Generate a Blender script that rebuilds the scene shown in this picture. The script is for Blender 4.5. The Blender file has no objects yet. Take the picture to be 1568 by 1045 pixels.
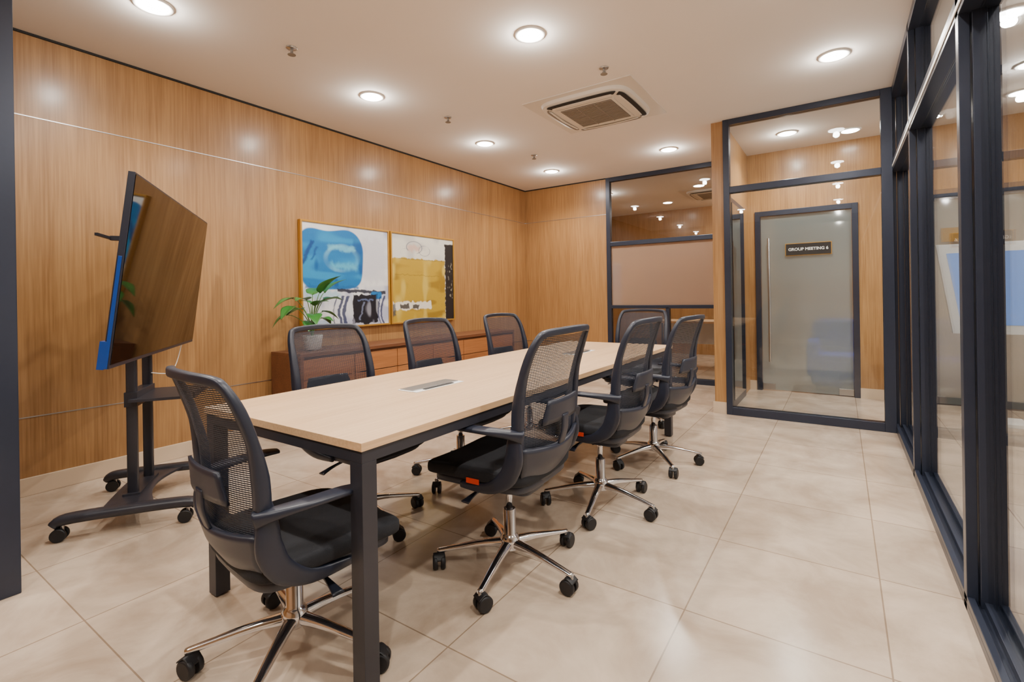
import bpy, math, random
import numpy as np
from mathutils import Vector, Matrix
random.seed(3)
H = 2.85
WX = -4.15      # left wall
BY = 6.59       # back wall
FY = 5.12       # vestibule glazing
RX = 0.365      # right glazing

# ------------------------------------------------------------------ materials
def lin(c):
    return tuple(((v/255)/12.92 if v/255 <= .04045 else ((v/255+.055)/1.055)**2.4) for v in c)
MATS = {}
def base(name):
    m = bpy.data.materials.new(name); m.use_nodes = True
    nt = m.node_tree; nt.nodes.clear()
    out = nt.nodes.new('ShaderNodeOutputMaterial')
    MATS[name] = m
    return m, nt, out
def N(nt, t, **kw):
    n = nt.nodes.new(t)
    for k, v in kw.items(): setattr(n, k, v)
    return n
def plain(name, rgb, rough=.5, metal=0, noise=.06, nscale=30, emis=None, estr=0, coat=0, spec=.5, bump=0):
    m, nt, out = base(name)
    p = N(nt, 'ShaderNodeBsdfPrincipled')
    c = lin(rgb)
    tc = N(nt, 'ShaderNodeTexCoord'); no = N(nt, 'ShaderNodeTexNoise'); no.inputs['Scale'].default_value = nscale
    nt.links.new(tc.outputs['Object'], no.inputs['Vector'])
    mx = N(nt, 'ShaderNodeMix', data_type='RGBA')
    mx.inputs[6].default_value = (*[v*(1-noise) for v in c], 1); mx.inputs[7].default_value = (*[min(1, v*(1+noise)) for v in c], 1)
    nt.links.new(no.outputs['Fac'], mx.inputs[0]); nt.links.new(mx.outputs[2], p.inputs['Base Color'])
    p.inputs['Roughness'].default_value = rough; p.inputs['Metallic'].default_value = metal
    p.inputs['Coat Weight'].default_value = coat; p.inputs['Specular IOR Level'].default_value = spec
    if emis:
        p.inputs['Emission Color'].default_value = (*lin(emis), 1); p.inputs['Emission Strength'].default_value = estr
    if bump:
        b = N(nt, 'ShaderNodeBump'); b.inputs['Strength'].default_value = bump; b.inputs['Distance'].default_value = .002
        nt.links.new(no.outputs['Fac'], b.inputs['Height']); nt.links.new(b.outputs[0], p.inputs['Normal'])
    nt.links.new(p.outputs[0], out.inputs[0]); return m
def wood(name, dark, light, s1=(9, 9, .5), s2=(90, 90, 2.5), rough=.35, panel=0, spec=.5, coat=0):
    m, nt, out = base(name); L = nt.links.new
    p = N(nt, 'ShaderNodeBsdfPrincipled'); tc = N(nt, 'ShaderNodeTexCoord')
    def nz(s, d):
        mp = N(nt, 'ShaderNodeMapping'); mp.inputs['Scale'].default_value = s
        L(tc.outputs['Object'], mp.inputs['Vector'])
        n = N(nt, 'ShaderNodeTexNoise'); n.inputs['Scale'].default_value = 1; n.inputs['Detail'].default_value = d
        L(mp.outputs[0], n.inputs['Vector']); return n
    a = nz(s1, 4); b = nz(s2, 3)
    add = N(nt, 'ShaderNodeMath', operation='ADD'); 
    h = N(nt, 'ShaderNodeMath', operation='MULTIPLY'); h.inputs[1].default_value = .38
    h2 = N(nt, 'ShaderNodeMath', operation='MULTIPLY'); h2.inputs[1].default_value = .62
    L(a.outputs['Fac'], h.inputs[0]); L(b.outputs['Fac'], h2.inputs[0]); L(h.outputs[0], add.inputs[0]); L(h2.outputs[0], add.inputs[1])
    r = N(nt, 'ShaderNodeValToRGB'); r.color_ramp.elements[0].position = .33; r.color_ramp.elements[1].position = .66
    r.color_ramp.elements[0].color = (*lin(dark), 1); r.color_ramp.elements[1].color = (*lin(light), 1)
    L(add.outputs[0], r.inputs[0]); col = r.outputs[0]
    if panel:
        sx = N(nt, 'ShaderNodeSeparateXYZ'); L(tc.outputs['Object'], sx.inputs[0])
        s = N(nt, 'ShaderNodeMath', operation='ADD'); L(sx.outputs[0], s.inputs[0]); L(sx.outputs[1], s.inputs[1])
        d = N(nt, 'ShaderNodeMath', operation='DIVIDE'); L(s.outputs[0], d.inputs[0]); d.inputs[1].default_value = panel
        fl = N(nt, 'ShaderNodeMath', operation='FLOOR'); L(d.outputs[0], fl.inputs[0])
        wn = N(nt, 'ShaderNodeTexWhiteNoise', noise_dimensions='1D'); L(fl.outputs[0], wn.inputs['W'])
        mr = N(nt, 'ShaderNodeMapRange'); mr.inputs[3].default_value = .95; mr.inputs[4].default_value = 1.03
        L(wn.outputs[0], mr.inputs[0])
        fr = N(nt, 'ShaderNodeMath', operation='FRACT'); L(d.outputs[0], fr.inputs[0])
        gt = N(nt, 'ShaderNodeMath', operation='GREATER_THAN'); L(fr.outputs[0], gt.inputs[0]); gt.inputs[1].default_value = .002
        ms = N(nt, 'ShaderNodeMapRange'); ms.inputs[3].default_value = .8; ms.inputs[4].default_value = 1; L(gt.outputs[0], ms.inputs[0])
        mm = N(nt, 'ShaderNodeMath', operation='MULTIPLY'); L(mr.outputs[0], mm.inputs[0]); L(ms.outputs[0], mm.inputs[1])
        vm = N(nt, 'ShaderNodeVectorMath', operation='SCALE'); L(col, vm.inputs[0]); L(mm.outputs[0], vm.inputs['Scale']); col = vm.outputs[0]
    L(col, p.inputs['Base Color']); p.inputs['Roughness'].default_value = rough
    p.inputs['Specular IOR Level'].default_value = spec; p.inputs['Coat Weight'].default_value = coat
    p.inputs['Coat Roughness'].default_value = .2
    L(p.outputs[0], out.inputs[0]); return m
def glass(name, tint=(1, 1, 1), refl=1.0):
    m, nt, out = base(name); L = nt.links.new
    t = N(nt, 'ShaderNodeBsdfTransparent'); t.inputs[0].default_value = (*tint, 1)
    g = N(nt, 'ShaderNodeBsdfGlossy'); g.inputs['Roughness'].default_value = .0
    f = N(nt, 'ShaderNodeFresnel'); f.inputs[0].default_value = 1.45
    mu = N(nt, 'ShaderNodeMath', operation='MULTIPLY'); mu.inputs[1].default_value = refl; L(f.outputs[0], mu.inputs[0])
    mx = N(nt, 'ShaderNodeMixShader'); L(mu.outputs[0], mx.inputs[0]); L(t.outputs[0], mx.inputs[1]); L(g.outputs[0], mx.inputs[2])
    L(mx.outputs[0], out.inputs[0]); return m
def frosted(name, rgb, k=.5, rough=.45):
    m, nt, out = base(name); L = nt.links.new
    d = N(nt, 'ShaderNodeBsdfDiffuse'); d.inputs[0].default_value = (*lin(rgb), 1)
    tl = N(nt, 'ShaderNodeBsdfTranslucent'); tl.inputs[0].default_value = (*lin(rgb), 1)
    m1 = N(nt, 'ShaderNodeMixShader'); m1.inputs[0].default_value = .5; L(d.outputs[0], m1.inputs[1]); L(tl.outputs[0], m1.inputs[2])
    r = N(nt, 'ShaderNodeBsdfRefraction'); r.inputs['Roughness'].default_value = rough; r.inputs['IOR'].default_value = 1.1
    r.inputs[0].default_value = (.9, .93, .95, 1)
    m2 = N(nt, 'ShaderNodeMixShader'); m2.inputs[0].default_value = k; L(m1.outputs[0], m2.inputs[1]); L(r.outputs[0], m2.inputs[2])
    g = N(nt, 'ShaderNodeBsdfGlossy'); g.inputs['Roughness'].default_value = .05
    m3 = N(nt, 'ShaderNodeMixShader'); m3.inputs[0].default_value = .09; L(m2.outputs[0], m3.inputs[1]); L(g.outputs[0], m3.inputs[2])
    L(m3.outputs[0], out.inputs[0]); return m
def emit(name, rgb, s):
    m, nt, out = base(name); e = N(nt, 'ShaderNodeEmission'); e.inputs[0].default_value = (*lin(rgb), 1); e.inputs[1].default_value = s
    nt.links.new(e.outputs[0], out.inputs[0]); return m

M_wood = wood('wood_veneer', (144, 102, 58), (180, 136, 86), rough=.4, panel=1.22, coat=.35)
M_wood_tbl = wood('table_laminate', (202, 162, 120), (222, 184, 142), s1=(9, .6, 9), s2=(110, 3, 110), rough=.4)
M_wood_cr = wood('credenza_wood', (92, 56, 36), (122, 76, 48), s1=(9, .6, 9), s2=(90, 3, 90), rough=.4)
M_wood_cf = wood('credenza_front', (142, 88, 48), (172, 112, 64), s1=(9, .6, 9), s2=(90, 3, 90), rough=.4)
M_ceil = plain('ceiling_paint', (232, 225, 219), .9, noise=.01, nscale=3)
M_white = plain('white_paint', (238, 236, 232), .5, noise=.02)
M_acw = plain('ac_white', (216, 209, 200), .45, noise=.02)
M_acg = plain('ac_grey', (138, 130, 122), .6, noise=.04)
M_dark = plain('dark_slot', (28, 26, 26), .7)
M_alu = plain('dark_aluminium', (48, 54, 70), .3, metal=.3, noise=.05)
M_black = plain('navy_black_plastic', (34, 38, 52), .38, noise=.05)
M_blackm = plain('black_powdercoat', (42, 42, 50), .4, noise=.04)
M_blue = plain('blue_film_reflection', (16, 62, 140), .3, noise=.08)  # blue for the TV edge film and a painted-in reflection
M_fabric = plain('seat_fabric', (23, 24, 30), .9, noise=.35, nscale=350, bump=.4)
M_chrome = plain('chrome', (228, 228, 232), .12, metal=1, noise=.01)
M_steel = plain('steel', (190, 190, 192), .3, metal=1, noise=.03)
M_rubber = plain('caster_rubber', (22, 22, 26), .5)
M_gold = plain('gold_frame', (186, 138, 56), .4, metal=.35)
M_basebd = plain('baseboard_tile', (206, 184, 158), .45, noise=.05, nscale=4)
M_leaf = plain('leaf_green', (52, 112, 44), .35, noise=.4, nscale=14)
M_stem = plain('stem_green', (96, 138, 62), .5)
M_soil = plain('soil', (50, 36, 26), .9)
M_red = plain('red_tag', (215, 62, 36), .5)
M_glass = glass('clear_glass', (.97, .985, .98))
M_glassR = glass('clear_glass_side', (.97, .985, .98), .62)
M_glassT = glass('teal_glass', (.40, .58, .56), 2.0)
M_frost = frosted('frosted_film', (206, 178, 156), .35, .3)
M_frost2 = frosted('frosted_door_glass', (176, 192, 194), .58, .46)
M_frost3 = frosted('frosted_corridor_glass', (232, 220, 204), .2)
M_lamp = emit('lamp_emitter', (255, 251, 244), 70)
M_screen = plain('tv_screen', (8, 7, 7), .04, noise=.02, spec=.4)
M_kscreen = emit('kiosk_screen', (130, 168, 240), 1.8)
M_sofa = plain('blue_upholstery', (4, 60, 200), .8)

def tile_mat():
    m, nt, out = base('floor_tile'); L = nt.links.new
    p = N(nt, 'ShaderNodeBsdfPrincipled'); tc = N(nt, 'ShaderNodeTexCoord')
    mp = N(nt, 'ShaderNodeMapping'); mp.inputs['Location'].default_value = (-.115, -.61, 0); L(tc.outputs['Object'], mp.inputs[0])
    b = N(nt, 'ShaderNodeTexBrick'); b.offset = 0; b.squash = 1
    b.inputs['Scale'].default_value = 1; b.inputs['Brick Width'].default_value = .612; b.inputs['Row Height'].default_value = .622
    b.inputs['Mortar Size'].default_value = .0028; b.inputs['Mortar Smooth'].default_value = .2; b.inputs['Bias'].default_value = 0
    b.inputs['Color1'].default_value = (.88, .88, .88, 1); b.inputs['Color2'].default_value = (1, 1, 1, 1); b.inputs['Mortar'].default_value = (.50, .46, .42, 1)
    L(mp.outputs[0], b.inputs['Vector'])
    n1 = N(nt, 'ShaderNodeTexNoise'); n1.inputs['Scale'].default_value = 2.6; n1.inputs['Detail'].default_value = 8; n1.inputs['Roughness'].default_value = .62; n1.inputs['Distortion'].default_value = .5
    L(tc.outputs['Object'], n1.inputs['Vector'])
    r = N(nt, 'ShaderNodeValToRGB'); r.color_ramp.elements[0].position = .34; r.color_ramp.elements[1].position = .66
    r.color_ramp.elements[0].color = (*lin((176, 155, 134)), 1); r.color_ramp.elements[1].color = (*lin((212, 192, 171)), 1)
    L(n1.outputs['Fac'], r.inputs[0])
    mx = N(nt, 'ShaderNodeMix', data_type='RGBA', blend_type='MULTIPLY'); mx.inputs[0].default_value = 1
    L(r.outputs[0], mx.inputs[6]); L(b.outputs['Color'], mx.inputs[7]); L(mx.outputs[2], p.inputs['Base Color'])
    mr = N(nt, 'ShaderNodeMapRange'); mr.inputs[3].default_value = .16; mr.inputs[4].default_value = .30; L(n1.outputs['Fac'], mr.inputs[0]); L(mr.outputs[0], p.inputs['Roughness'])
    L(p.outputs[0], out.inputs[0]); return m
M_tile = tile_mat()
def net_mat():
    m, nt, out = base('chair_mesh_net'); L = nt.links.new
    tc = N(nt, 'ShaderNodeTexCoord'); sx = N(nt, 'ShaderNodeSeparateXYZ'); L(tc.outputs['Object'], sx.inputs[0])
    def stripe(o, k, th):
        mu = N(nt, 'ShaderNodeMath', operation='MULTIPLY'); mu.inputs[1].default_value = k; L(o, mu.inputs[0])
        fr = N(nt, 'ShaderNodeMath', operation='FRACT'); L(mu.outputs[0], fr.inputs[0])
        g = N(nt, 'ShaderNodeMath', operation='LESS_THAN'); g.inputs[1].default_value = th; L(fr.outputs[0], g.inputs[0]); return g
    a = stripe(sx.outputs[2], 1/.0062, .60); b = stripe(sx.outputs[0], 1/.012, .14)
    mxm = N(nt, 'ShaderNodeMath', operation='MAXIMUM'); L(a.outputs[0], mxm.inputs[0]); L(b.outputs[0], mxm.inputs[1])
    t = N(nt, 'ShaderNodeBsdfTransparent'); p = N(nt, 'ShaderNodeBsdfPrincipled')
    p.inputs['Base Color'].default_value = (.020, .024, .040, 1); p.inputs['Roughness'].default_value = .6
    mx = N(nt, 'ShaderNodeMixShader'); L(mxm.outputs[0], mx.inputs[0]); L(t.outputs[0], mx.inputs[1]); L(p.outputs[0], mx.inputs[2])
    L(mx.outputs[0], out.inputs[0]); return m
M_net = net_mat()

# ------------------------------------------------------------------ builder
class Bd:
    def __init__(s): s.V = []; s.F = []; s.MI = []; s.S = []; s.mats = []; s.M = Matrix.Identity(4)
    def mi(s, m):
        if m not in s.mats: s.mats.append(m)
        return s.mats.index(m)
    def add(s, vs, fs, m, smooth=False):
        o = len(s.V); s.V += [tuple(s.M @ Vector(v)) for v in vs]; i = s.mi(m)
        for k, f in enumerate(fs):
            s.F.append(tuple(o+a for a in f)); s.MI.append(i); s.S.append(smooth if isinstance(smooth, bool) else smooth[k])
    def box(s, x0, x1, y0, y1, z0, z1, m):
        v = [(x, y, z) for z in (z0, z1) for y in (y0, y1) for x in (x0, x1)]
        s.add(v, [(0, 2, 3, 1), (4, 5, 7, 6), (0, 1, 5, 4), (2, 6, 7, 3), (0, 4, 6, 2), (1, 3, 7, 5)], m)
    def rev(s, prof, m, c=(0, 0, 0), n=24, axis='Z', smooth=True):
        vs = []; fs = []
        for r, h in prof:
            for k in range(n):
                a = 2*math.pi*k/n; x, y = r*math.cos(a), r*math.sin(a)
                p = (x, y, h) if axis == 'Z' else ((h, x, y) if axis == 'X' else (x, h, y))
                vs.append((c[0]+p[0], c[1]+p[1], c[2]+p[2]))
        for i in range(len(prof)-1):
            for k in range(n):
                fs.append((i*n+k, i*n+(k+1) % n, (i+1)*n+(k+1) % n, (i+1)*n+k))
        sm = [smooth]*len(fs); fs.append(tuple(range(n))[::-1]); fs.append(tuple((len(prof)-1)*n+k for k in range(n))); sm += [False, False]
        s.add(vs, fs, m, sm)
    def sweep(s, pts, w, t, side, m, closed=False, n=12, res=5, p=4):
        pts = [Vector(q) for q in pts]; K = len(pts)
        w = [w]*K if not hasattr(w, '__len__') else list(w); t = [t]*K if not hasattr(t, '__len__') else list(t)
        def g(i): return i % K if closed else max(0, min(K-1, i))
        P = []; W = []; T = []
        segs = K if closed else K-1
        for i in range(segs):
            a, b, c, d = pts[g(i-1)], pts[g(i)], pts[g(i+1)], pts[g(i+2)]
            for j in range(res):
                u = j/res
                P.append(.5*((2*b)+(c-a)*u+(2*a-5*b+4*c-d)*u*u+(3*b-a-3*c+d)*u**3))
                W.append(w[g(i)]*(1-u)+w[g(i+1)]*u); T.append(t[g(i)]*(1-u)+t[g(i+1)]*u)
        if not closed: P.append(pts[-1]); W.append(w[-1]); T.append(t[-1])
        side = Vector(side); vs = []; fs = []; Q = len(P)
        for i in range(Q):
            tg = (P[(i+1) % Q]-P[i-1]) if closed else (P[min(Q-1, i+1)]-P[max(0, i-1)])
            tg.normalize(); S = side-tg*tg.dot(side); S.normalize(); Nn = tg.cross(S)
            for k in range(n):
                a = 2*math.pi*(k+.5)/n; ca, sa = math.cos(a), math.sin(a)
                x = math.copysign(abs(ca)**(2/p), ca)*W[i]/2; y = math.copysign(abs(sa)**(2/p), sa)*T[i]/2
                vs.append(P[i]+S*x+Nn*y)
        for i in range(Q if closed else Q-1):
            j = (i+1) % Q
            for k in range(n): fs.append((i*n+k, i*n+(k+1) % n, j*n+(k+1) % n, j*n+k))
        sm = [True]*len(fs)
        if not closed: fs.append(tuple(range(n))[::-1]); fs.append(tuple((Q-1)*n+k for k in range(n))); sm += [False, False]
        s.add(vs, fs, m, sm)
    def tube(s, a, b, r, m, r2=None, n=14):
        r2 = r if r2 is None else r2; a = Vector(a); b = Vector(b); d = (b-a).normalized()
        s.sweep([a, b], [2*r, 2*r2], [2*r, 2*r2], (1, 0, 0) if abs(d.x) < .8 else (0, 0, 1), m, n=n, res=1, p=2)
    def sheet(s, fn, nu, nv, m, thick=0):
        G = [[Vector(fn(i/nu, j/nv)) for i in range(nu+1)] for j in range(nv+1)]
        vs = [G[j][i] for j in range(nv+1) for i in range(nu+1)]
        A = lambda i, j: j*(nu+1)+i
        fs = [(A(i, j), A(i+1, j), A(i+1, j+1), A(i, j+1)) for j in range(nv) for i in range(nu)]
        if thick:
            nn = []
            for j in range(nv+1):
                for i in range(nu+1):
                    du = G[j][min(nu, i+1)]-G[j][max(0, i-1)]; dv = G[min(nv, j+1)][i]-G[max(0, j-1)][i]
                    q = du.cross(dv); q.normalize() if q.length > 1e-9 else None
                    nn.append(q)
            o = len(vs); vs2 = [v+q*thick for v, q in zip(vs, nn)]
            f2 = [tuple(o+a for a in f[::-1]) for f in fs]; rim = []
            for i in range(nu): rim += [(A(i+1, 0), A(i, 0), o+A(i, 0), o+A(i+1, 0)), (A(i, nv), A(i+1, nv), o+A(i+1, nv), o+A(i, nv))]
            for j in range(nv): rim += [(A(0, j), A(0, j+1), o+A(0, j+1), o+A(0, j)), (A(nu, j+1), A(nu, j), o+A(nu, j), o+A(nu, j+1))]
            vs = vs+vs2; fs = fs+f2+rim
        s.add(vs, fs, m, True)
    def superq(s, c, h, m, e1=.3, e2=.35, nu=40, nv=20, dish=0):
        f = lambda v, e: math.copysign(abs(v)**e, v); vs = []; fs = []
        for j in range(nv+1):
            ph = -math.pi/2+math.pi*j/nv
            for i in range(nu):
                th = 2*math.pi*i/nu
                x = f(math.cos(ph), e1)*f(math.cos(th), e2); y = f(math.cos(ph), e1)*f(math.sin(th), e2); z = f(math.sin(ph), e1)
                zz = c[2]+h[2]*z
                if dish: zz += dish*(x*x)-dish*1.2*max(0, y)**3
                vs.append((c[0]+h[0]*x, c[1]+h[1]*y, zz))
        for j in range(nv):
            for i in range(nu): fs.append((j*nu+i, j*nu+(i+1) % nu, (j+1)*nu+(i+1) % nu, (j+1)*nu+i))
        s.add(vs, fs, m, True)
    def mesh(s, name):
        me = bpy.data.meshes.new(name); me.from_pydata(s.V, [], s.F)
        for m in s.mats: me.materials.append(m)
        me.polygons.foreach_set('material_index', s.MI); me.polygons.foreach_set('use_smooth', s.S); me.update(); return me
    def done(s, name, bevel=0, parent=None, loc=(0, 0, 0), rz=0):
        o = bpy.data.objects.new(name, s.mesh(name)); bpy.context.scene.collection.objects.link(o)
        o.location = loc; o.rotation_euler = (0, 0, rz)
        if parent: o.parent = parent
        if bevel:
            b = o.modifiers.new('bevel', 'BEVEL'); b.width = bevel; b.segments = 2; b.limit_method = 'ANGLE'; b.angle_limit = math.radians(50)
        return o
def one(name, *a, bevel=0):
    b = Bd(); b.box(*a); return b.done(name, bevel)

# ------------------------------------------------------------------ shell
one('floor', -4.25, 4.6, -2.6, 10.0, -.1, 0, M_tile)
one('ceiling', -4.25, 4.6, -2.6, 10.0, H, H+.1, M_ceil)
one('wall_left', WX-.1, WX, -2.6, 10.0, 0, H, M_wood)
one('wall_front', WX, 4.6, -2.6, -2.5, 0, H, M_wood)
one('wall_right', 4.5, 4.6, -2.5, 10.0, 0, H, M_white)
one('wall_back', WX, -2.78, BY, BY+.1, 0, H, M_wood)
one('wall_far', WX, 4.5, 9.9, 10.0, 0, H, M_wood)
one('wall_divider', -1.045, -.935, FY, BY+.1, 0, H, M_wood)
one('wall_vestibule_left', -.935, -.859, BY, BY+.1, 0, H, M_wood)
one('wall_vestibule_right', .167, .70, BY, BY+.1, 0, H, M_wood)
one('wall_vestibule_top', -.859, .167, BY, BY+.1, 2.152, H, M_wood)
one('wall_corridor', .70, 4.5, BY, BY+.1, 2.2, H, M_wood)
one('wall_partition', -.99, -.9, BY+.1, 9.9, 0, H, M_wood)
# strips for groove highlights and ceiling shadow gap
b = Bd()
for z in (2.33, .475):
    b.box(WX, WX+.003, -2.5, BY, z, z+.006, M_steel); b.box(WX, -2.78, BY-.003, BY, z, z+.006, M_steel)
b.done('groove_highlight')  # steel strips stand in for the silver highlight in the wall grooves
b = Bd(); b.box(WX, WX+.012, -2.5, BY, H-.014, H, M_dark); b.box(WX, -2.78, BY-.012, BY, H-.014, H, M_dark); b.done('shadow_gap_strip')  # dark strip put in for the shade of the ceiling shadow gap
one('baseboard_left', WX, WX+.014, .53, BY, 0, .11, M_basebd, bevel=.003)
b = Bd(); b.box(WX+.014, -2.78, BY-.014, BY, 0, .11, M_basebd); b.box(-.935, -.857, BY-.014, BY, 0, .11, M_basebd); b.box(.165, .70, BY-.014, BY, 0, .11, M_basebd)
b.done('baseboard_back')
one('baseboard_divider', -1.06, -.92, FY-.014, FY, 0, .11, M_basebd)

# back glazing (window_1)
b = Bd(); y0, y1 = BY-.01, BY+.06; xa, xb = -2.78, -1.045
b.box(xa, xa+.06, y0, y1, 0, H, M_alu); b.box(xb-.05, xb, y0, y1, 0, H, M_alu)
b.box(-1.95, -1.90, y0, y1, 0, 1.0, M_alu)
for z0, z1 in ((0, .07), (.985, 1.03), (1.87, 1.93), (H-.06, H)): b.box(xa+.06, xb-.05, y0, y1, z0, z1, M_alu)
b.box(xa+.06, xb-.05, BY+.02, BY+.03, .07, .985, M_glass); b.box(xa+.06, xb-.05, BY+.02, BY+.03, 1.93, H-.06, M_glass)
b.box(xa+.06, xb-.05, BY+.02, BY+.03, 1.03, 1.87, M_frost); b.done('window_1', .003)
# vestibule front glazing (window_2)
b = Bd(); y0, y1 = FY-.03, FY+.05; xa, xb = -.935, RX
b.box(xa, xa+.055, y0, y1, 0, H, M_alu); b.box(xb-.075, xb, y0, y1, 0, H, M_alu)
for z0, z1 in ((0, .075), (2.14, 2.20), (H-.055, H)): b.box(xa+.055, xb-.075, y0, y1, z0, z1, M_alu)
b.box(xa+.055, xb-.075, FY, FY+.01, .075, 2.14, M_glass); b.box(xa+.055, xb-.075, FY, FY+.01, 2.2, H-.055, M_glass); b.done('window_2', .003)
# divider side panel
b = Bd(); b.box(-.935, -.915, 5.35, 6.15, 0, 2.15, M_alu); b.box(-.915, -.91, 5.40, 6.10, .08, 2.10, M_glassT); b.done('window_3', .002)
# right sliding glazing
b = Bd(); X0, X1 = RX, RX+.115
for yy in (.85, 2.39, 3.92, 5.22):
    b.box(X0, X0+.032, yy, yy+.05, 0, H, M_alu); b.box(X0+.036, X0+.078, yy-.012, yy+.06, 0, H, M_alu); b.box(X0+.083, X1, yy+.004, yy+.07, 0, H, M_alu)
b.box(X0, X1, -2.5, 5.3, 0, .03, M_alu)
for k in range(3): b.box(X0+.045*k, X0+.045*k+.022, -2.5, 5.3, .03, .055, M_alu)
b.box(X0, X1, -2.5, 5.3, 2.17, 2.25, M_alu); b.box(X0-.004, X0, -2.5, 5.3, 2.19, 2.21, M_white)  # white strip imitates the bright highlight along the transom
b.box(X0, X1, -2.5, 5.3, H-.06, H, M_alu)
b.box(X0+.055, X0+.063, -2.5, 5.25, .05, 2.17, M_glassR); b.box(X0+.055, X0+.063, -2.5, 5.25, 2.25, H-.06, M_glassR)
b.done('window_4', .003)
# front partition on the left of camera
b = Bd(); b.box(-2.86, -2.775, .43, .53, 0, H, M_alu); b.box(WX, -2.86, .45, .51, 0, .07, M_alu); b.box(WX, -2.86, .45, .51, 2.17, 2.25, M_alu); b.box(WX, -2.86, .45, .51, H-.06, H, M_alu)
b.box(WX, -2.86, .475, .483, .07, 2.17, M_glass); b.box(WX, -2.86, .475, .483, 2.25, H-.06, M_glass); b.done('window_5', .003)
# corridor end partition
b = Bd()
for x in (.70, 1.9, 3.1, 4.44): b.box(x, x+.06, BY, BY+.06, 0, 2.2, M_alu)
b.box(.76, 4.44, BY, BY+.06, 2.12, 2.2, M_alu); b.box(.76, 4.44, BY, BY+.06, 0, .08, M_alu); b.box(.76, 4.44, BY+.02, BY+.03, .08, 2.12, M_frost3); b.done('window_6', .003)

# door
d = Bd(); yy = BY-.02
d.box(-.857, -.80, yy, BY+.06, 0, 2.15, M_alu); d.box(.108, .165, yy, BY+.06, 0, 2.15, M_alu); d.box(-.80, .108, yy, BY+.06, 2.09, 2.15, M_alu)
d.box(-.797, .105, BY+.015, BY+.027, .012, 2.085, M_frost2)
d.box(-.797, -.66, BY+.005, BY+.037, .012, .085, M_steel); d.box(-.03, .105, BY+.005, BY+.037, .012, .085, M_steel)
d.tube((-.71, BY-.04, .35), (-.71, BY-.04, 1.82), .014, M_steel)
for z in (.5, 1.67): d.tube((-.71, BY-.04, z), (-.71, BY+.02, z), .009, M_steel)
d.done('door_1', .002)
s = Bd(); s.box(-.54, -.08, BY-.004, BY+.014, 1.60, 1.745, M_gold); s.box(-.533, -.087, BY-.008, BY-.003, 1.607, 1.738, M_dark); sg = s.done('door_sign')
cu = bpy.data.curves.new('sign_text', 'FONT'); cu.body = 'GROUP MEETING 6'; cu.size = .046; cu.align_x = 'CENTER'; cu.align_y = 'CENTER'; cu.extrude = .001; cu.offset = .0012
t = bpy.data.objects.new('sign_text', cu); bpy.context.scene.collection.objects.link(t); t.rotation_euler = (math.pi/2, 0, 0); t.location = (-.31, BY-.010, 1.672); t.parent = sg
cu.materials.append(M_white)

# ------------------------------------------------------------------ downlights
def downlight(x, y, e=82, spot=True, col=(1, .94, .85)):
    b = Bd(); b.rev([(.072, 0), (.072, -.008), (.094, -.010), (.098, -.004), (.098, 0)], M_white, (0, 0, 0), 32)
    b.rev([(.071, -.0085), (.071, -.0125)], M_lamp, (0, 0, 0), 32)
    o = b.done('downlight', loc=(x, y, H))
    if spot:
        l = bpy.data.lights.new('downlight_bulb', 'SPOT'); l.energy = e; l.spot_size = math.radians(150); l.spot_blend = .7; l.shadow_soft_size = .03; l.color = col
        lo = bpy.data.objects.new('bulb', l); bpy.context.scene.collection.objects.link(lo); lo.parent = o; lo.location = (0, 0, -.03)
        l = bpy.data.lights.new('downlight_glow', 'POINT'); l.energy = e*.10; l.shadow_soft_size = .03; l.color = col
        lo = bpy.data.objects.new('glow', l); bpy.context.scene.collection.objects.link(lo); lo.parent = o; lo.location = (0, 0, -.055)
for y in (-.4, 1.18, 2.73, 4.28, 5.76): downlight(-3.2, y)
for y in (-.4, 1.18, 2.68, 5.72): downlight(-1.63, y)
for y in (-.4, 1.18, 2.68, 4.17): downlight(-.02, y)
downlight(-.45, 5.9, 80); downlight(.1, 6.2, 60, False)
for x, y in ((-3.2, 7.6), (-1.8, 7.9), (-2.6, 9.0), (-1.4, 9.2)): downlight(x, y, 75, x in (-3.2, -1.4))
for x, y in ((.2, 8.2), (1.6, 8.2), (1.2, 5.2), (1.6, 3.6), (1.6, 1.4), (3.2, 4.5)): downlight(x, y, 150, True, (1, .96, .92))

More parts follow.
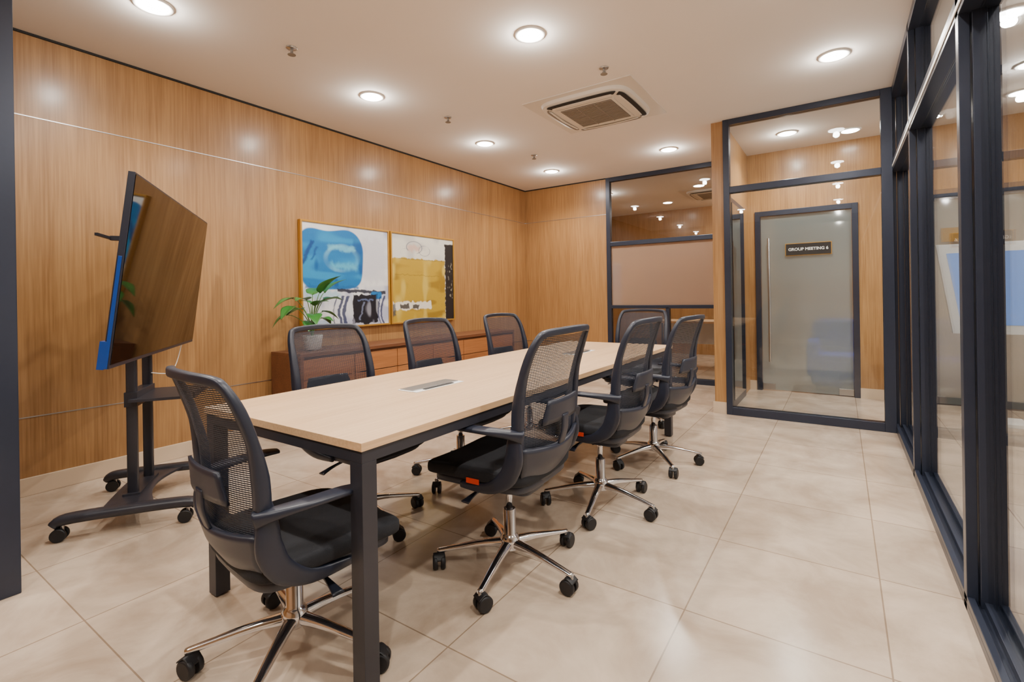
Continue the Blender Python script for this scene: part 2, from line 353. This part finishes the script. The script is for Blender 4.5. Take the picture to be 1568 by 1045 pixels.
# ------------------------------------------------------------------ AC
def ac(x, y):
    b = Bd(); b.box(-.49, .49, -.47, .47, -.006, 0, M_acw)
    def ring(r0, r1, z0, z1, m, e=5):
        n = 64; vs = []; fs = []
        def P(r, k):
            a = 2*math.pi*k/n; c, s_ = math.cos(a), math.sin(a)
            return math.copysign(abs(c)**(2/e), c)*r, math.copysign(abs(s_)**(2/e), s_)*r
        for r, z in ((r0, z0), (r1, z1)):
            for k in range(n): vs.append((*P(r, k), z))
        for k in range(n): fs.append((k, (k+1) % n, n+(k+1) % n, n+k))
        b.add(vs, fs, m, True)
    ring(.41, .40, -.006, -.03, M_acw); ring(.40, .37, -.03, -.04, M_acw); ring(.37, .20, -.04, -.045, M_acw)
    for k in range(4):
        a = k*math.pi/2; R = Matrix.Rotation(a, 4, 'Z'); b.M = R; op = k in (2, 3)
        b.sweep([(-.30, .32, -.043), (-.25, .345, -.046), (0, .352, -.047), (.25, .345, -.046), (.30, .32, -.043)], .05 if op else .014, .006, (0, 1, 0), M_dark if op else M_acg)
        b.sweep([(-.27, .318, -.046), (0, .326, -.052), (.27, .318, -.046)], .022, .006, (0, 1, 0), M_acw)
    b.M = Matrix.Identity(4)
    b.box(-.26, .26, -.26, .26, -.050, -.040, M_acw); b.box(-.235, .235, -.235, .235, -.052, -.048, M_dark)
    for i in range(17): q = -.235+i*.0277; b.box(-.235, .235, q, q+.018, -.056, -.051, M_acg)
    for q in (-.08, .08): b.box(q-.004, q+.004, -.235, .235, -.058, -.05, M_acg)
    b.done('ceiling_air_conditioner', loc=(x, y, H))
ac(-1.80, 4.08); ac(-1.7, 8.6)
def sprinkler(x, y):
    b = Bd(); b.rev([(.036, 0), (.034, -.006), (.012, -.009)], M_steel); b.rev([(.009, -.009), (.009, -.035)], M_acg, n=12)
    b.rev([(.026, -.045), (.026, -.048)], M_acg, n=16); b.tube((-.012, 0, -.03), (-.012, 0, -.046), .003, M_acg); b.tube((.012, 0, -.03), (.012, 0, -.046), .003, M_acg)
    b.done('ceiling_sprinkler', loc=(x, y, H))
for q in ((-3.01, 1.9), (-3.01, 3.46), (-3.0, 4.98), (-1.43, 3.39)): sprinkler(*q)

# ------------------------------------------------------------------ table
b = Bd(); TX0, TX1, TY0, TY1 = -2.12, -1.165, .935, 4.11
b.box(TX0, TX1, TY0, TY1, .724, .75, M_wood_tbl)
i = .006
for x in (TX0+i, TX1-i-.05): b.box(x, x+.05, TY0+i, TY1-i, .686, .724, M_blackm)
for y in (TY0+i, TY1-i-.05, 2.5): b.box(TX0+i+.05, TX1-i-.05, y, y+.05, .686, .724, M_blackm)
for x in (TX0+i, TX1-i-.055):
    for y in (TY0+i, TY1-i-.055): b.box(x, x+.055, y, y+.055, .006, .686, M_blackm); b.rev([(.02, 0), (.02, .006)], M_rubber, (x+.027, y+.027, 0), 12)
b.box(-1.8, -1.45, 1.3, 3.8, .62, .632, M_blackm)
for y in (1.35, 3.7): b.box(-1.8, -1.79, y, y+.03, .632, .724, M_blackm); b.box(-1.46, -1.45, y, y+.03, .632, .724, M_blackm)
for y in (1.73, 3.3):
    b.box(-1.69, -1.57, y-.165, y+.165, .750, .7535, M_white); b.box(-1.685, -1.60, y-.155, y+.155, .7535, .757, M_steel); b.box(-1.597, -1.577, y-.10, y+.10, .7535, .756, M_dark)
b.done('conference_table', .002)

# ------------------------------------------------------------------ chairs
def interp(z, tab):
    for (a, va), (c, vc) in zip(tab, tab[1:]):
        if z <= c: 
            u = (z-a)/(c-a); u = max(0, u); return va+(vc-va)*u
    return tab[-1][1]
YT = [(.44, -.165), (.52, -.215), (.60, -.238), (.70, -.243), (.80, -.252), (.90, -.275), (1.04, -.325)]
WT = [(.44, .17), (.50, .205), (.58, .228), (.70, .238), (.85, .236), (1.04, .226)]
def bp(x, z, off=0): return (x, interp(z, YT)+.9*x*x+off, z)
def chair_mesh(a0, tag, dz=0):
    b = Bd()
    # star base
    for k in range(5):
        a = math.radians(a0+72*k); c, s_ = math.cos(a), math.sin(a)
        b.sweep([(.02*c, .02*s_, .115), (.12*c, .12*s_, .108), (.24*c, .24*s_, .088), (.315*c, .315*s_, .074)], [.045, .036, .028, .024], [.04, .028, .02, .018], (-s_, c, 0), M_chrome, p=2.6)
        cx, cy = .31*c, .31*s_; b.tube((cx, cy, .045), (cx, cy, .082), .008, M_steel, n=10)
        ax = Vector((-math.sin(a+.7*k+.4), math.cos(a+.7*k+.4), 0)); fw = Vector((ax.y, -ax.x, 0)); cc = Vector((cx, cy, .031))+fw*.012
        for sd in (-1, 1):
            p0 = cc+ax*sd*.007; p1 = cc+ax*sd*.027
            b.sweep([p0, p0+(p1-p0)*.2, p0+(p1-p0)*.8, p1], [.058, .062, .062, .050], [.058, .062, .062, .050], (0, 0, 1), M_rubber, p=2, n=20, res=1)
        b.sweep([cc+fw*.024+Vector((0, 0, .012)), cc+Vector((0, 0, .036)), cc-fw*.028+Vector((0, 0, .02))], .05, .006, ax, M_rubber)
    b.rev([(.03, .085), (.042, .095), (.042, .135), (.032, .15), (.027, .155), (.027, .26), (.024, .262)], M_chrome, n=24)
    b.rev([(.015, .26), (.015, .39+dz)], M_chrome, n=16)
    b.M = Matrix.Translation((0, 0, dz))
    # mechanism
    b.superq((0, -.01, .385), (.09, .13, .03), M_black)
    b.sweep([(-.05, .04, .385), (-.17, .05, .375), (-.24, .055, .36)], [.012, .012, .04], [.012, .012, .008], (0, 1, 0), M_black)
    b.sweep([(.05, .02, .385), (.17, .02, .37), (.25, .02, .35)], [.012, .012, .04], [.012, .012, .008], (0, 1, 0), M_black)
    # seat
    b.superq((0, .035, .425), (.225, .225, .022), M_black, dish=.01)
    b.superq((0, .045, .462), (.248, .25, .036), M_fabric, e1=.45, dish=.016)
    # back net
    b.sheet(lambda u, v: bp((u*2-1)*interp(.56+v*.46, WT)*.97, .56+v*.46), 16, 24, M_net)
    # outline frame
    L_ = []
    for z in (.56, .66, .76, .86, .95): L_.append(bp(interp(z, WT), z))
    top = [bp(.214, 1.010), bp(.185, 1.032), bp(.09, 1.039), bp(0, 1.041)]
    right = L_+top; left = [(-p[0], p[1], p[2]) for p in right[:-1]][::-1]
    b.sweep(right+left, [.045]*3+[.03]*2+[.024]*(len(right+left)-10)+[.03]*2+[.045]*3, [.038]*4+[.028]+[.028]*(len(right+left)-10)+[.028]+[.038]*4, (0, 1, 0), M_black, res=4)
    # lower shell (wraps under seat)
    b.sheet(lambda u, v: bp((u*2-1)*interp(.445+v*.16, WT), .445+v*.16 - .02*math.cos((u-.5)*math.pi), -.008), 20, 10, M_black, .018)
    b.sheet(lambda u, v: ((u*2-1)*(.17-.03*v), -.165+.13*v+.02*(u*2-1)**2, .43-.045*v), 12, 6, M_black, -.012)
    # lumbar support
    b.sheet(lambda u, v: bp((u*2-1)*(.15-.03*v), .68+v*.09, -.022), 12, 5, M_black, .010)
    b.sweep([bp(0, .58, -.02), bp(0, .64, -.03), bp(0, .70, -.03)], .05, .012, (1, 0, 0), M_black)
    for sd in (-1, 1):
        # side brackets
        b.sweep([(sd*.234, -.185, .69), (sd*.246, -.185, .63), (sd*.248, -.18, .56), (sd*.243, -.14, .485), (sd*.235, -.05, .435), (sd*.228, .08, .425)],
                [.035, .06, .075, .07, .045, .025], [.024, .028, .028, .028, .026, .02], (0, 1, .25), M_black, p=3.2)
        # armrest
        b.sweep([(sd*.238, -.215, .652), (sd*.262, -.17, .664), (sd*.282, -.08, .671), (sd*.286, .02, .672), (sd*.282, .075, .669)], [.035, .045, .06, .064, .045], [.05, .032, .022, .02, .014], (1, 0, 0), M_black, p=3.2)
    if tag: b.box(.246, .25, -.02, .04, .445, .465, M_red); b.box(-.25, -.246, -.02, .04, .445, .465, M_red)
    return b.mesh('office_chair')
mA = chair_mesh(24, False, -.075); mB = chair_mesh(-25, True); mC = chair_mesh(10, False, -.02)
def chair(me, x, y, deg):
    o = bpy.data.objects.new('office_chair', me); bpy.context.scene.collection.objects.link(o); o.location = (x, y, 0); o.rotation_euler = (0, 0, math.radians(deg))
chair(mA, -1.53, .945, -7)
chair(mB, -1.20, 1.74, 92); chair(mB, -1.13, 2.54, 90); chair(mC, -1.10, 3.38, 84)
chair(mC, -2.11, 1.69, -90); chair(mC, -2.10, 2.49, -88); chair(mC, -2.12, 3.38, -93)
chair(mC, -1.60, 4.40, 181)

# ------------------------------------------------------------------ credenza
b = Bd(); cx0, cx1, cy0, cy1 = WX+.016, -3.70, 2.37, 5.55
b.box(cx0, cx1, cy0, cy1, .695, .725, M_wood_cr); b.box(cx0, cx1, cy0, cy0+.03, .08, .695, M_wood_cr); b.box(cx0, cx1, cy1-.03, cy1, .08, .695, M_wood_cr)
b.box(cx0, cx1, cy0+.03, cy1-.03, .08, .11, M_wood_cr); b.box(cx0, cx1-.03, cy0+.03, cy1-.03, .11, .695, M_wood_cr)
b.box(cx0+.02, cx1-.04, cy0+.05, cy1-.05, 0, .08, M_dark)
n = 6; wv = (cy1-cy0-.06)/n
for k in range(n):
    ya = cy0+.03+k*wv; b.box(cx1-.03, cx1-.008, ya+.004, ya+wv-.004, .50, .67, M_wood_cf); b.box(cx1-.03, cx1-.008, ya+.004, ya+wv-.004, .115, .493, M_wood_cf)
b.done('credenza', .002)

# ------------------------------------------------------------------ paintings
def vn(u, v, su, sv, seed):
    r = np.random.default_rng(seed).random((64, 64)); x = u*su; y = v*sv
    xi = np.floor(x).astype(int); yi = np.floor(y).astype(int); fx = x-xi; fy = y-yi; fx = fx*fx*(3-2*fx); fy = fy*fy*(3-2*fy)
    g = lambda a, c: r[a % 64, c % 64]
    return (g(xi, yi)*(1-fx)+g(xi+1, yi)*fx)*(1-fy)+(g(xi, yi+1)*(1-fx)+g(xi+1, yi+1)*fx)*fy
def sm(x, a, c): t_ = np.clip((x-a)/(c-a), 0, 1); return t_*t_*(3-2*t_)
def mixc(c, rgb, k): return c*(1-k[..., None])+np.array(lin(rgb))*k[..., None]
def rect(u, v, u0, u1, v0, v1, e=.012, w=.03, seed=1):
    uu = u+(vn(u, v, 9, 26, seed)-.5)*w+(vn(u, v, 40, 60, seed+5)-.5)*w*.5; vv = v+(vn(u, v, 26, 9, seed+1)-.5)*w+(vn(u, v, 60, 40, seed+6)-.5)*w*.5
    return sm(uu, u0-e, u0+e)*(1-sm(uu, u1-e, u1+e))*sm(vv, v0-e, v0+e)*(1-sm(vv, v1-e, v1+e))
def p1(u, v):
    c = np.ones(u.shape+(3,))*np.array(lin((214, 216, 224)))
    c = mixc(c, (168, 172, 200), sm(vn(u, v, 6, 5, 11)+.3*vn(u, v, 30, 8, 12), .62, .95)*.8)
    c = mixc(c, (240, 240, 238), sm(vn(u, v, 5, 9, 13), .6, .9)*.7)
    c = mixc(c, (196, 196, 206), rect(u, v, .66, .97, .1, .55, .04, .06, 15)*.5)
    uu = u+(vn(u, v, 4, 4, 20)-.5)*.05; vv = v+(vn(u, v, 4, 4, 21)-.5)*.05
    rr = (np.abs((uu-.31)/.36)**4+np.abs((vv-.34)/.30)**4)
    k = 1-sm(rr, .88, 1.05)
    blue = np.ones(u.shape+(3,))*np.array(lin((8, 110, 176)))
    blue = mixc(blue, (24, 144, 202), sm(vn(u, v, 4, 14, 22), .4, .8)*.8); blue = mixc(blue, (6, 72, 140), sm(vn(u, v, 14, 5, 23), .6, .9)*.7)
    el = np.sqrt(((uu-.42)/.19)**2+((vv-.32)/.13)**2); blue = mixc(blue, (140, 206, 228), (1-sm(np.abs(el-1), .04, .2))*.4*vn(u, v, 8, 8, 25))
    blue = mixc(blue, (120, 204, 226), rect(u, v, .26, .58, .20, .25, .02, .03, 24)*.6); blue = mixc(blue, (96, 196, 224), rect(u, v, .30, .60, .37, .43, .03, .03, 26)*.6)
    c = c*(1-k[..., None])+blue*k[..., None]
    c = mixc(c, (8, 60, 126), rect(u+.45*v, v, .16, .20, .17, .40, .012, .02, 27)*.9); c = mixc(c, (8, 60, 126), rect(u+.45*v, v, .25, .27, .22, .36, .012, .02, 28)*.8)
    c = mixc(c, (24, 96, 158), rect(u, v, .03, .62, .60, .63, .01, .02, 30)*.8)
    c = mixc(c, (150, 196, 216), rect(u, v, .0, .40, .65, .71, .02, .04, 31)*.7)
    c = mixc(c, (20, 26, 48), rect(u, v-.04*u, .36, .96, .612, .642, .005, .02, 32)*.95)
    c = mixc(c, (20, 110, 176), rect(u, v, .76, .90, .66, .74, .01, .03, 34))
    c = mixc(c, (18, 20, 32), rect(u, v, .54, .86, .69, .99, .006, .03, 36)*(.6+.4*sm(vn(u, v, 20, 6, 37), .15, .35)))
    c = mixc(c, (96, 110, 150), rect(u, v, .60, .80, .735, .75, .006, .02, 40)*.8); c = mixc(c, (120, 130, 160), rect(u+.3*v, v, .90, .92, .76, .95, .006, .02, 41)*.7)
    for q, w_ in ((.42, .03), (.47, .04), (.36, .014), (.90, .014), (.94, .022)): c = mixc(c, (20, 38, 84), rect(u+.05*np.sin(v*9), v, q, q+w_, .70, 1.02, .006, .02, int(q*100))*.9)
    c = mixc(c, (240, 240, 240), rect(u, v, .04, .32, .78, .93, .04, .05, 44)*.6); c = mixc(c, (130, 170, 200), rect(u, v, .1, .3, .93, 1.02, .02, .04, 45)*.6)
    return c
def p2(u, v):
    c = np.ones(u.shape+(3,))*np.array(lin((220, 216, 204)))
    c = mixc(c, (184, 182, 178), sm(vn(u, v, 7, 8, 51), .55, .85)*.7)
    c = mixc(c, (214, 156, 130), rect(u, v, .22, .42, .12, .18, .02, .04, 52)*.5)
    for a_, b_, r1, r2, st in ((.34, .14, .12, .07, .7), (.50, .17, .09, .06, .6), (.2, .2, .07, .04, .4)):
        el = np.sqrt(((u-a_)/r1)**2+((v-b_)/r2)**2); c = mixc(c, (84, 92, 110), (1-sm(np.abs(el-1), .02, .09))*st*sm(vn(u, v, 9, 9, 53), .25, .5))
    k = rect(u, v, -.2, .85, .27, 1.2, .008, .025, 54); ye = np.ones(u.shape+(3,))*np.array(lin((180, 148, 42)))
    ye = mixc(ye, (150, 118, 32), sm(vn(u, v, 5, 14, 55), .5, .8)); ye = mixc(ye, (202, 176, 80), sm(vn(u, v, 12, 5, 56), .6, .9))
    c = c*(1-k[..., None])+ye*k[..., None]
    c = mixc(c, (228, 222, 206), rect(u, v, -.1, .60, .775, .865, .008, .03, 60)); c = mixc(c, (28, 28, 34), rect(u, v, .12, .26, .80, .85, .006, .03, 62)*.9); c = mixc(c, (28, 28, 34), rect(u, v, .30, .40, .81, .86, .006, .02, 72)*.9)
    c = mixc(c, (40, 60, 80), rect(u, v, -.1, .05, .80, .93, .01, .03, 63)*.8)
    c = mixc(c, (30, 28, 30), rect(u, v, .85, 1.2, .06, 1.2, .008, .02, 64)); c = mixc(c, (160, 156, 140), rect(u, v, .90, .97, .25, .75, .01, .03, 66)*sm(vn(u, v, 60, 30, 67), .62, .7)*.5)
    c = mixc(c, (60, 54, 34), rect(u, v, .10, .82, .275, .281, .003, .01, 68)*.6); c = mixc(c, (130, 104, 30), rect(u, v, .05, .75, .46, .468, .004, .02, 69)*.6)
    return c
def attr_mat():
    m, nt, out = base('acrylic_painting'); a = N(nt, 'ShaderNodeAttribute'); a.attribute_name = 'Col'; p = N(nt, 'ShaderNodeBsdfPrincipled'); p.inputs['Roughness'].default_value = .45
    tc = N(nt, 'ShaderNodeTexCoord'); no = N(nt, 'ShaderNodeTexNoise'); no.inputs['Scale'].default_value = 60; bu = N(nt, 'ShaderNodeBump'); bu.inputs['Strength'].default_value = .3; bu.inputs['Distance'].default_value = .003
    nt.links.new(tc.outputs['Object'], no.inputs['Vector']); nt.links.new(no.outputs['Fac'], bu.inputs['Height']); nt.links.new(bu.outputs[0], p.inputs['Normal'])
    nt.links.new(a.outputs['Color'], p.inputs['Base Color']); nt.links.new(p.outputs[0], out.inputs[0]); return m
M_paint = attr_mat()
def painting(ya, yb, za, zb, fn):
    b = Bd(); f = .018; xf = WX+.045; xw = WX+.002
    b.box(xw, xf, ya, ya+f, za, zb, M_gold); b.box(xw, xf, yb-f, yb, za, zb, M_gold); b.box(xw, xf, ya+f, yb-f, za, za+f, M_gold); b.box(xw, xf, ya+f, yb-f, zb-f, zb, M_gold)
    fr = b.done('framed_painting', .002)
    n = 320; yy = np.linspace(ya+f, yb-f, n+1); zz = np.linspace(zb-f, za+f, n+1); Y, Z = np.meshgrid(yy, zz); U, V = np.meshgrid(np.linspace(0, 1, n+1), np.linspace(0, 1, n+1))
    vs = np.stack([np.full(Y.size, WX+.034), Y.ravel(), Z.ravel()], 1); idx = np.arange((n+1)**2).reshape(n+1, n+1)
    fs = np.stack([idx[:-1, :-1], idx[1:, :-1], idx[1:, 1:], idx[:-1, 1:]], -1).reshape(-1, 4)
    me = bpy.data.meshes.new('canvas'); me.from_pydata(vs.tolist(), [], fs.tolist()); col = fn(U, V).reshape(-1, 3)
    at = me.color_attributes.new('Col', 'FLOAT_COLOR', 'POINT'); at.data.foreach_set('color', np.concatenate([col, np.ones((len(col), 1))], 1).astype(np.float32).ravel())
    me.materials.append(M_paint); o = bpy.data.objects.new('canvas', me); bpy.context.scene.collection.objects.link(o); o.parent = fr
painting(2.65, 3.715, .89, 1.92, p1); painting(3.735, 4.80, .89, 1.92, p2)

# ------------------------------------------------------------------ plant
b = Bd(); b.rev([(.05, 0), (.07, .01), (.085, .12), (.088, .135), (.078, .135), (.075, .12)], M_white, n=32); b.rev([(.0, .118), (.075, .119)], M_soil, n=24)
def leaf(p, yaw, pitch, L_, W_):
    R = Matrix.Rotation(yaw, 4, 'Z') @ Matrix.Rotation(-pitch, 4, 'Y')
    def fn(u, v):
        w = W_*math.sin(math.pi*min(1, v**.62))*(1-.25*v)
        x = L_*(v*1.0)-(.10*L_*abs(u*2-1) if v < .2 else 0); y = (u*2-1)*w; z = -.35*L_*v*v+.25*abs(y)
        return p+(R @ Vector((x, y, z)))
    b.sheet(fn, 8, 12, M_leaf, .0012)
for yaw, rad, h, lp, L_ in ((-95, .18, .34, -10, .17), (-75, .23, .27, -20, .16), (-110, .22, .20, -25, .15), (25, .10, .40, 55, .22), (70, .13, .40, 50, .21), (95, .14, .33, 15, .17), (150, .03, .38, 40, .15), (-30, .12, .20, -10, .17), (75, .10, .22, -10, .15), (-150, .02, .30, 30, .10), (0, .05, .28, 30, .16), (-60, .1, .33, 15, .17), (-85, .12, .25, 0, .16), (50, .08, .30, 30, .18), (-40, .14, .14, -15, .14), (110, .12, .16, -10, .13), (10, .10, .16, 10, .15)):
    a = math.radians(yaw+random.uniform(-8, 8)); e = Vector((rad*math.cos(a)*.8, rad*math.sin(a), .12+h))
    b.sweep([(0, 0, .11), (e.x*.25, e.y*.25, .12+h*.55), (e.x*.7, e.y*.7, .12+h*.92), e], [.009, .008, .006, .005], [.009, .008, .006, .005], (1, 0, 0) if abs(math.cos(a)) < .7 else (0, 1, 0), M_stem, p=2, n=8)
    leaf(e, a, math.radians(lp), L_, L_*.42)
b.done('potted_plant', loc=(-3.90, 2.62, .7262))

# ------------------------------------------------------------------ TV on cart
b = Bd(); W2, H2, ZC = .78, .44, 1.32
b.M = Matrix.Translation((0, .11, ZC)) @ Matrix.Rotation(math.radians(-7), 4, 'X')
b.box(-W2, W2, -.008, .018, -H2, H2, M_black)
b.box(-W2+.008, W2-.008, .018, .0205, -H2+.018, H2-.008, M_screen)
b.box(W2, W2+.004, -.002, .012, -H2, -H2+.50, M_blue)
b.box(W2-.14, W2+.004, -.026, .0, -H2-.004, -H2+.12, M_blue)  # blue corner block imitates a reflection on the TV
b.box(-.5, .5, -.05, -.008, -.34, .10, M_black); b.box(-.3, -.26, -.085, -.05, -.25, .22, M_blackm); b.box(.26, .30, -.085, -.05, -.25, .22, M_blackm)
b.M = Matrix.Identity(4)
b.box(-.32, .32, -.005, .02, ZC-.08, ZC-.02, M_blackm); b.box(-.32, .32, -.005, .02, ZC+.08, ZC+.14, M_blackm)
for sd in (-1, 1):
    b.sweep([(sd*.135, -.03, .10), (sd*.135, -.03, 1.5)], .034, .05, (1, 0, 0), M_blackm, res=1, n=16, p=5)
    # feet along forward direction
    b.sweep([(sd*.35, -.30, .075), (sd*.335, -.25, .10), (sd*.33, .0, .105), (sd*.33, .26, .10), (sd*.34, .31, .08)], [.06, .075, .08, .075, .06], [.04, .05, .05, .05, .04], (1, 0, 0), M_blackm, p=3)
    for yy in (-.26, .27):
        b.tube((sd*.345, yy, .05), (sd*.345, yy, .09), .008, M_steel)
        for q in (-.018, .018): b.rev([(.030, -.009), (.033, -.006), (.033, .006), (.030, .009)], M_rubber, (sd*.345+q, yy-.012, .033), 20, 'X')
b.sheet(lambda u, v: ((u*2-1)*(.33), -.12+v*(.24-.08*math.sin(math.pi*u)), .098+.01*math.sin(math.pi*u)), 16, 4, M_blackm, .014)
b.box(-.17, .17, -.07, .01, .10, .13, M_blackm)
b.box(-.20, .20, -.03, .28, .63, .645, M_blackm); b.box(-.20, .20, .27, .28, .645, .665, M_blackm); b.box(-.16, .16, -.06, -.0, .60, .68, M_blackm)
b.box(.10, .30, -.13, -.115, 1.52, 1.535, M_blackm); b.box(.10, .13, -.12, .05, 1.515, 1.54, M_blackm)
b.sweep([(-.5, .07, .92), (-.56, .05, .86), (-.55, .02, .74), (-.45, 0, .7), (-.1, -.0, .75)], .006, .006, (0, 1, 0), M_white, n=8, p=2)
b.done('television_on_rolling_stand', .002, loc=(-3.35, 1.17, 0), rz=math.radians(-34.3))

# ------------------------------------------------------------------ corridor kiosk
b = Bd()
def taper(y0, y1, wt, wb, z0, z1, m, dx=0):
    v = [(-wb, y0, z0), (wb, y0, z0), (wb, y1, z0), (-wb, y1, z0), (-wt, y0, z1), (wt, y0, z1), (wt, y1, z1), (-wt, y1, z1)]
    b.add(v, [(0, 3, 2, 1), (4, 5, 6, 7), (0, 1, 5, 4), (1, 2, 6, 5), (2, 3, 7, 6), (3, 0, 4, 7)], m)
taper(0, .06, .38, .27, .78, 1.58, M_white); taper(-.004, 0, .31, .215, .86, 1.50, M_kscreen)
b.box(-.06, .06, .02, .08, .03, .78, M_white); b.box(-.2, .2, -.1, .2, 0, .03, M_white)
b.done('information_kiosk', .004, loc=(1.10, 5.85, 0))
one('sign_reflection', .85, 1.25, BY-.02, BY, 1.66, 1.80, M_gold)  # added plate imitating the mirrored reflection of the door sign
# adjacent-room furniture
b = Bd(); b.box(-2.6, -1.0, 7.8, 8.5, .72, .75, M_wood_tbl)
for x in (-2.58, -1.06):
    for y in (7.82, 8.44): b.box(x, x+.04, y, y+.04, 0, .72, M_blackm)
b.box(-2.54, -1.06, 8.4, 8.42, .35, .72, M_white); b.done('office_desk', .003)
b = Bd(); b.superq((0, 0, .25), (.3, .3, .2), M_sofa); b.superq((0, .24, .5), (.3, .1, .33), M_sofa)
for sd in (-1, 1): b.superq((sd*.27, 0, .38), (.07, .28, .22), M_sofa)
for sx_ in (-.22, .22):
    for sy in (-.2, .2): b.tube((sx_, sy, 0), (sx_, sy, .1), .02, M_blackm)
b.done('armchair', loc=(-.02, 7.06, 0))

# ------------------------------------------------------------------ world + camera
w = bpy.data.worlds.new('world'); bpy.context.scene.world = w; w.use_nodes = True
w.node_tree.nodes['Background'].inputs[0].default_value = (1, .95, .9, 1); w.node_tree.nodes['Background'].inputs[1].default_value = .5
cam = bpy.data.cameras.new('camera'); co = bpy.data.objects.new('camera', cam); bpy.context.scene.collection.objects.link(co)
cam.sensor_width = 36; cam.lens = 750/1568*36; cam.shift_y = -67.4/1568; cam.clip_start = .03
co.matrix_world = Matrix.Translation((0, 0, 1.17)) @ Matrix.Rotation(math.radians(33.9), 4, 'Z') @ Matrix.Rotation(math.radians(90), 4, 'X') @ Matrix.Rotation(math.radians(-.9), 4, 'Z')
bpy.context.scene.camera = co
